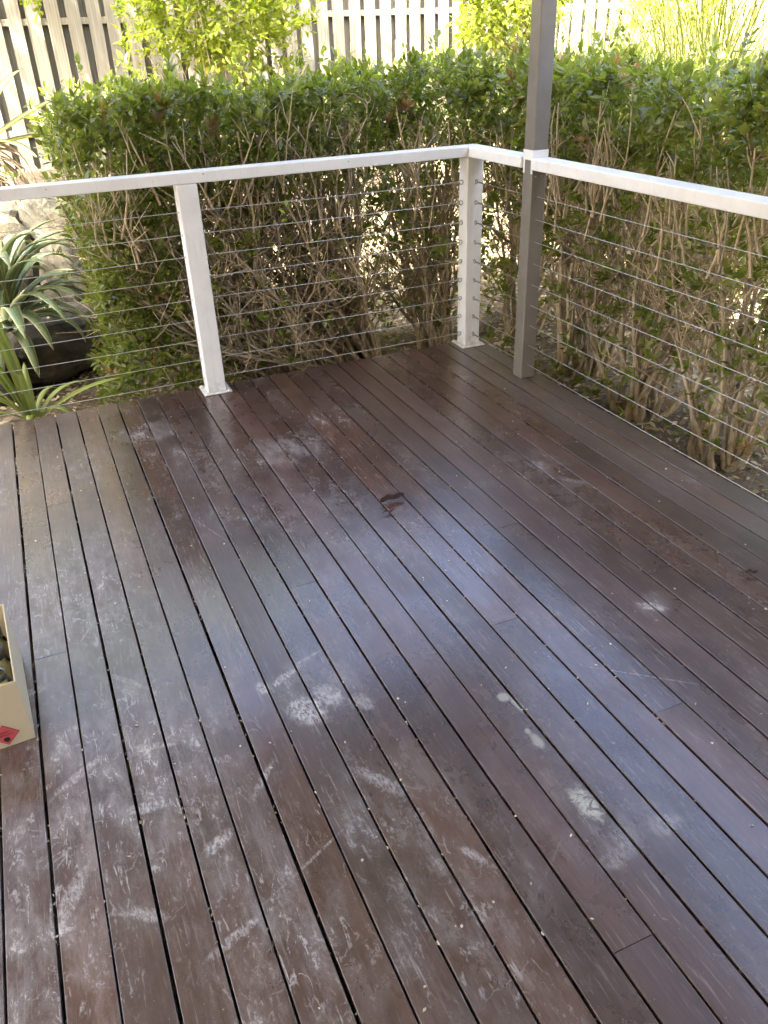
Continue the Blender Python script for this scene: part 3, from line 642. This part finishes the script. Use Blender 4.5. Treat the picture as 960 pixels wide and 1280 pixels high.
# ------------------------------------------------------------------ plants on the left
def leaf_obj(parent, P, w, mat, th=.004, fold=.2, up=(0, 0, 1)):
    V, F, uv = ribbon(P, w, th, up, fold); me = mesh('leaf', V - np.array(parent.location), F, [mat], True, None, uv); return link('leaf', me, parent)
LW = lambda k, w, b=.7: np.interp(np.linspace(0, 1, k), [0, .15, .5, .85, 1], [w * b, w * .85, w, w * .55, w * .04])
ab = (-2.38, 1.20, .04)
AG = empty('striped_agave', ab, 'striped agave with green leaves edged in cream, at the left beyond the deck', 'agave')
ra = random.Random(4)
for i in range(48):
    az = (-1.9 + 3.9 * ((i * .618) % 1)) if i % 4 else (i * 2.39996); az += ra.uniform(-.2, .2); q = (i % 15) / 14.; l = ra.uniform(.56, .78) * (1 - .25 * abs(q - .4)); el0 = .35 + 1.1 * (1 - q); el1 = el0 - ra.uniform(1.3, 2.0)
    leaf_obj(AG, arch((ab[0] + .03 * math.cos(az), ab[1] + .03 * math.sin(az), ab[2] + .05 + .16 * (1 - q)), az, l, el0, el1, 11), LW(11, ra.uniform(.034, .044)), M['agave'], .005, .28)
sb = (-2.345, .24, -.09)
ST = empty('strap_leaf_plant', sb, 'yellow-green strap-leaved plant below the railing at the lower left', 'plant')
for az, l, el0, el1, w in [(2.7, .60, 1.30, .95, .026), (2.2, .66, 1.42, 1.15, .026), (1.9, .60, 1.45, .9, .022), (3.3, .5, 1.1, .6, .024), (3.9, .42, .95, .3, .024), (2.5, .5, 1.2, .7, .028), (1.5, .30, 1.35, .4, .020),
        (-.05, .46, .55, .02, .030), (.35, .34, .9, -.4, .020), (-.6, .26, .9, -1.2, .018), (4.6, .22, .9, -1.0, .018), (3.0, .44, .9, .4, .026), (.9, .28, 1.1, -.9, .016), (2.9, .70, 1.2, 1.0, .024), (3.6, .36, .7, -.2, .022)]:
    leaf_obj(ST, arch((sb[0] + .02 * math.cos(az), sb[1] + .02 * math.sin(az), sb[2]), az, l, el0, el1, 10), LW(10, w, .8), M['strap'], .003, .22)
cb = (-2.30, 2.40, .42)
CP = empty('broad_leaf_plant', cb, 'sunlit plant with broad pale yellow leaves and dry skirt at the upper left edge', 'plant')
for az, l, el0, el1, w, z in [(.10, .66, .50, .30, .085, .55), (-.05, .52, .30, -.20, .085, .52), (.9, .7, .8, .2, .04, .6), (2.5, .8, .7, -.1, .045, .6), (3.6, .8, .5, -.2, .045, .6), (4.6, .6, .6, -.5, .045, .58), (1.7, .8, 1.1, .5, .045, .62), (5.4, .5, .2, -.6, .04, .55)]:
    leaf_obj(CP, arch((cb[0], cb[1], cb[2] + z), az, l, el0, el1, 10), LW(10, w, .6), M['bigleaf'], .004, .18)
polys = [(np.array([(cb[0] + .01 * math.sin(k), cb[1], cb[2] - .3 + .16 * k) for k in range(7)]), np.linspace(.07, .05, 7))]
rs = np.random.default_rng(6)
for k in range(90):
    a = rs.uniform(0, 2 * math.pi); p0 = np.array([cb[0] + .05 * math.cos(a), cb[1] + .05 * math.sin(a), cb[2] + rs.uniform(.2, .6)]); ln = rs.uniform(.25, .55)
    p1 = p0 + np.array([math.cos(a) * ln * .55, math.sin(a) * ln * .5, -ln * rs.uniform(.5, 1.1)]); polys.append((grow(p0, p1, (.06 * math.cos(a), .06 * math.sin(a), .05), 7, .006, rs), np.linspace(.008, .0025, 7)))
V, F = tubes(polys, 5); link('dry_skirt', mesh('dry_skirt', V - np.array(cb), F, [M['dry']], True), CP)

# ------------------------------------------------------------------ boulders
def boulder(c, s, seed, label, rz=0, rough=.16):
    rng = np.random.default_rng(seed); bm = bmesh.new(); bmesh.ops.create_cube(bm, size=2); bmesh.ops.subdivide_edges(bm, edges=bm.edges[:], cuts=9, use_grid_fill=True)
    ph = rng.uniform(0, 6, (6, 3)); fr = rng.uniform(1.5, 5.5, (6, 3)); am = rng.uniform(.3, 1., 6) / 3
    for v in bm.verts:
        p = np.array(v.co); q = p / (np.sum(np.abs(p) ** 5) ** (1 / 5.)); d = sum(a * math.sin(fr[i] @ q + ph[i, 0]) for i, a in enumerate(am)); q = q * (1 + rough * d + rng.normal(0, .012)); v.co = Vector(q * np.array(s))
    me = bpy.data.meshes.new('boulder'); bm.to_mesh(me); bm.free(); me.materials.append(M['rock'])
    return tag(link('garden_boulder', me, None, c, (0, 0, rz)), label, 'boulder', 'sandstone boulders left of the hedge')
boulder((-1.90, 2.10, .30), (.27, .26, .38), 1, 'upright sandstone boulder with a sunlit yellow top beside the hedge end', .2)
boulder((-2.42, 2.12, .28), (.27, .24, .36), 2, 'grey shaded boulder behind the striped agave at the left edge', -.1)
boulder((-2.10, 1.60, -.12), (.42, .30, .17), 3, 'low dark flat rock under the tips of the agave leaves', .25, .26)
boulder((-2.75, 1.30, -.18), (.34, .30, .20), 4, 'low rock under the striped agave at the left edge', 0)

# ------------------------------------------------------------------ leaf litter on the garden bed
def scatter(name, n, f, mat, L, W, seed, label, cat, tilt=.5):
    rng = np.random.default_rng(seed); P = f(rng, n); n = len(P); a = rng.uniform(0, 2 * math.pi, n)
    D = np.stack([np.cos(a), np.sin(a), rng.normal(0, .15, n)], 1); up = np.array([0, 0, 1.]) + rng.normal(0, tilt, (n, 3))
    V, F = leaves(P, D, up, L * rng.uniform(.6, 1.4, n), W * rng.uniform(.6, 1.4, n))
    return tag(link(name, mesh(name, V, F, [mat])), label, cat, kind='stuff')
def bed(rng, n):
    x = rng.uniform(-3., 2.2, n); y = rng.uniform(-2.8, 2.4, n); k = ((y > .03) | (x > .03)); x, y = x[k], y[k]
    return np.stack([x, y, gz(x, y) + rng.uniform(.004, .03, len(x))], 1)
scatter('leaf_litter', 16000, bed, M['litter'], .042, .020, 61, 'dry tan leaf litter on the garden bed under the hedge', 'leaf litter')
def crumbs(rng, n):
    i = rng.integers(-4, 26, n); w = rng.uniform(0, 1, n) < np.interp(i, [-4, 8, 25], [1., .45, .3]); i = i[w]; n = len(i)
    y = -rng.uniform(.12, 1, n) * 3.6
    cl = np.sin(y * 9 + i * 2.1) + np.sin(y * 23 + i) > .2
    x = X0 + i * PITCH + rng.uniform(-.0022, .0022, n)
    return np.stack([x, y, rng.uniform(-.009, -.001, n)], 1)[cl]
scatter('gap_crumbs', 5200, crumbs, M['crumb'], .0085, .006, 62, 'pale grit and leaf crumbs caught in the gaps between the boards', 'grit', .9)
def chips(rng, n): return np.stack([rng.uniform(-2.6, -.1, n), -rng.uniform(0, 3.4, n), np.full(n, .0018)], 1)
scatter('deck_chips', 240, chips, M['crumb'], .008, .005, 63, 'tiny pale paint chips and crumbs scattered over the deck boards', 'grit', .25)

# ------------------------------------------------------------------ dead leaves on the deck
def dead(c, l, w, rz, seed, label, curl=.35):
    rg = np.random.default_rng(seed); nu, nv = 11, 5; V, F = [], []
    for i in range(nu):
        t = i / (nu - 1); ww = w * math.sin(math.pi * min(1, .06 + .94 * t)) ** .6 * (1 + rg.uniform(-.35, .25))
        for j in range(nv):
            s = j / (nv - 1) * 2 - 1; V.append(((t - .5) * l, s * ww, .003 + abs(s) ** 1.5 * w * curl + .006 * math.sin(t * 5) ** 2 + rg.uniform(0, .003)))
    for i in range(nu - 1):
        for j in range(nv - 1): F.append((i * nv + j, i * nv + j + 1, (i + 1) * nv + j + 1, (i + 1) * nv + j))
    o = link('dead_leaf', mesh('dead_leaf', V, F, [M['deadleaf']], True), None, c, (0, 0, rz)); tag(o, label, 'dead leaf', 'dead leaves on the deck')
    md = o.modifiers.new('thickness', 'SOLIDIFY'); md.thickness = .0012
    return o
dead((-1.172, -1.458, .004), .095, .019, .05, 1, 'curled dark brown dead leaf in the middle of the deck, the larger of two', .6)
dead((-1.220, -1.530, .002), .050, .007, -.10, 2, 'small thin dead leaf scrap just below the larger curled brown leaf', .3)
dead((-.372, -2.375, .002), .036, .009, -.6, 3, 'tiny dry leaf near the right edge of the deck', .5)

# ------------------------------------------------------------------ carton with jars
CW, CL, CH, TH = .30, .345, .187, .004
cx = empty('cardboard_box', (-2.442, -2.127, .001), 'open pale cardboard box with a red hazard diamond, at the left edge of the deck', 'box', rz=R(3.2))
for nm, b in (('front_panel', (-CW, 0, 0, TH, 0, CH)), ('back_panel', (-CW, 0, CL - TH, CL, 0, CH)), ('side_panel', (-TH, 0, TH + .0004, CL - TH - .0004, 0, CH)), ('side_panel', (-CW, -CW + TH, TH + .0004, CL - TH - .0004, 0, CH)), ('base', (-CW + TH + .0004, -TH - .0004, TH + .0004, CL - TH - .0004, .001, .005))):
    link(nm, box_mesh(nm, *b, M['card'] if nm != 'base' else M['cardin'], .0012, 1), cx)
# sticker on the front panel
SX, SZ, SH = -.060, .039, .0345
def diamond(nm, s, y, mat, par):
    return link(nm, mesh(nm, [(s, y, 0), (0, y, s), (-s, y, 0), (0, y, -s), (s, y + .0004, 0), (0, y + .0004, s), (-s, y + .0004, 0), (0, y + .0004, -s)], [(0, 3, 2, 1), (0, 1, 5, 4), (1, 2, 6, 5), (2, 3, 7, 6), (3, 0, 4, 7)], [mat]), par)
hz = link('hazard_sticker', mesh('hazard_sticker', [(SH, -.0002, 0), (0, -.0002, SH), (-SH, -.0002, 0), (0, -.0002, -SH)], [(0, 3, 2, 1)], [M['pink']]), cx, (SX, -.0003, SZ))
diamond('border', SH * .94, -.0007, M['ink'], hz); diamond('red_field', SH * .89, -.0011, M['red'], hz)
for txt, z, s in (('FLAMMABLE', -.001, .0068), ('LIQUID', .0075, .0068)):
    cu = bpy.data.curves.new('lettering', 'FONT'); cu.body = txt; cu.size = s; cu.align_x = 'CENTER'; to = bpy.data.objects.new('lettering', cu); COL.objects.link(to)
    bpy.context.view_layer.update(); me = bpy.data.meshes.new_from_object(to.evaluated_get(bpy.context.evaluated_depsgraph_get())); bpy.data.objects.remove(to); me.name = 'lettering'
    me.materials.clear(); me.materials.append(M['ink']); link('lettering', me, hz, (0, -.0015, z + .004), (R(90), R(180), 0))
fl = [(0, 1.15), (.18, .75), (.42, .95), (.5, .5), (.78, .45), (.6, .05), (.62, -.35), (.25, -.55), (-.25, -.55), (-.62, -.35), (-.6, .0), (-.85, .35), (-.5, .4), (-.42, .8), (-.2, .65)]
link('flame_symbol', mesh('flame_symbol', [(a * .0105, -.0015, -b * .0105) for a, b in fl], [tuple(range(len(fl)))], [M['ink']]), hz, (0, 0, -.0125))
def jar(x, y, s, label, lid=True):
    r_ = empty('glass_jar', Vector(cx.matrix_basis @ Vector((x, y, .0055))), label, 'jar', 'glass jars in the cardboard box')
    pr = [(.0, 0), (.034, 0), (.037, .004), (.037, .105), (.030, .122), (.027, .126), (.027, .140), (.0245, .140), (.0245, .125), (.0345, .104), (.0345, .006), (0, .004)]
    link('jar_body', lathe_mesh('jar_body', [(a * s, b * s) for a, b in pr], 28, M['glass']), r_)
    link('contents', lathe_mesh('contents', [(0, .0045 * s), (.034 * s, .0065 * s), (.034 * s, .100 * s), (0, .100 * s)], 24, M['oil']), r_)
    if lid: link('lid', lathe_mesh('lid', [(.0275 * s, .132 * s), (.030 * s, .131 * s), (.030 * s, .150 * s), (.027 * s, .153 * s), (0, .153 * s)], 24, M['lid']), r_)
jar(-.053, .072, 1.18, 'open clear glass jar with yellow contents in the near right corner of the box', False)
jar(-.050, .178, 1.08, 'dark-lidded clear glass jar behind the nearest jar in the box')
jar(-.050, .268, 1.08, 'dark-lidded glass jar at the far right corner of the box')
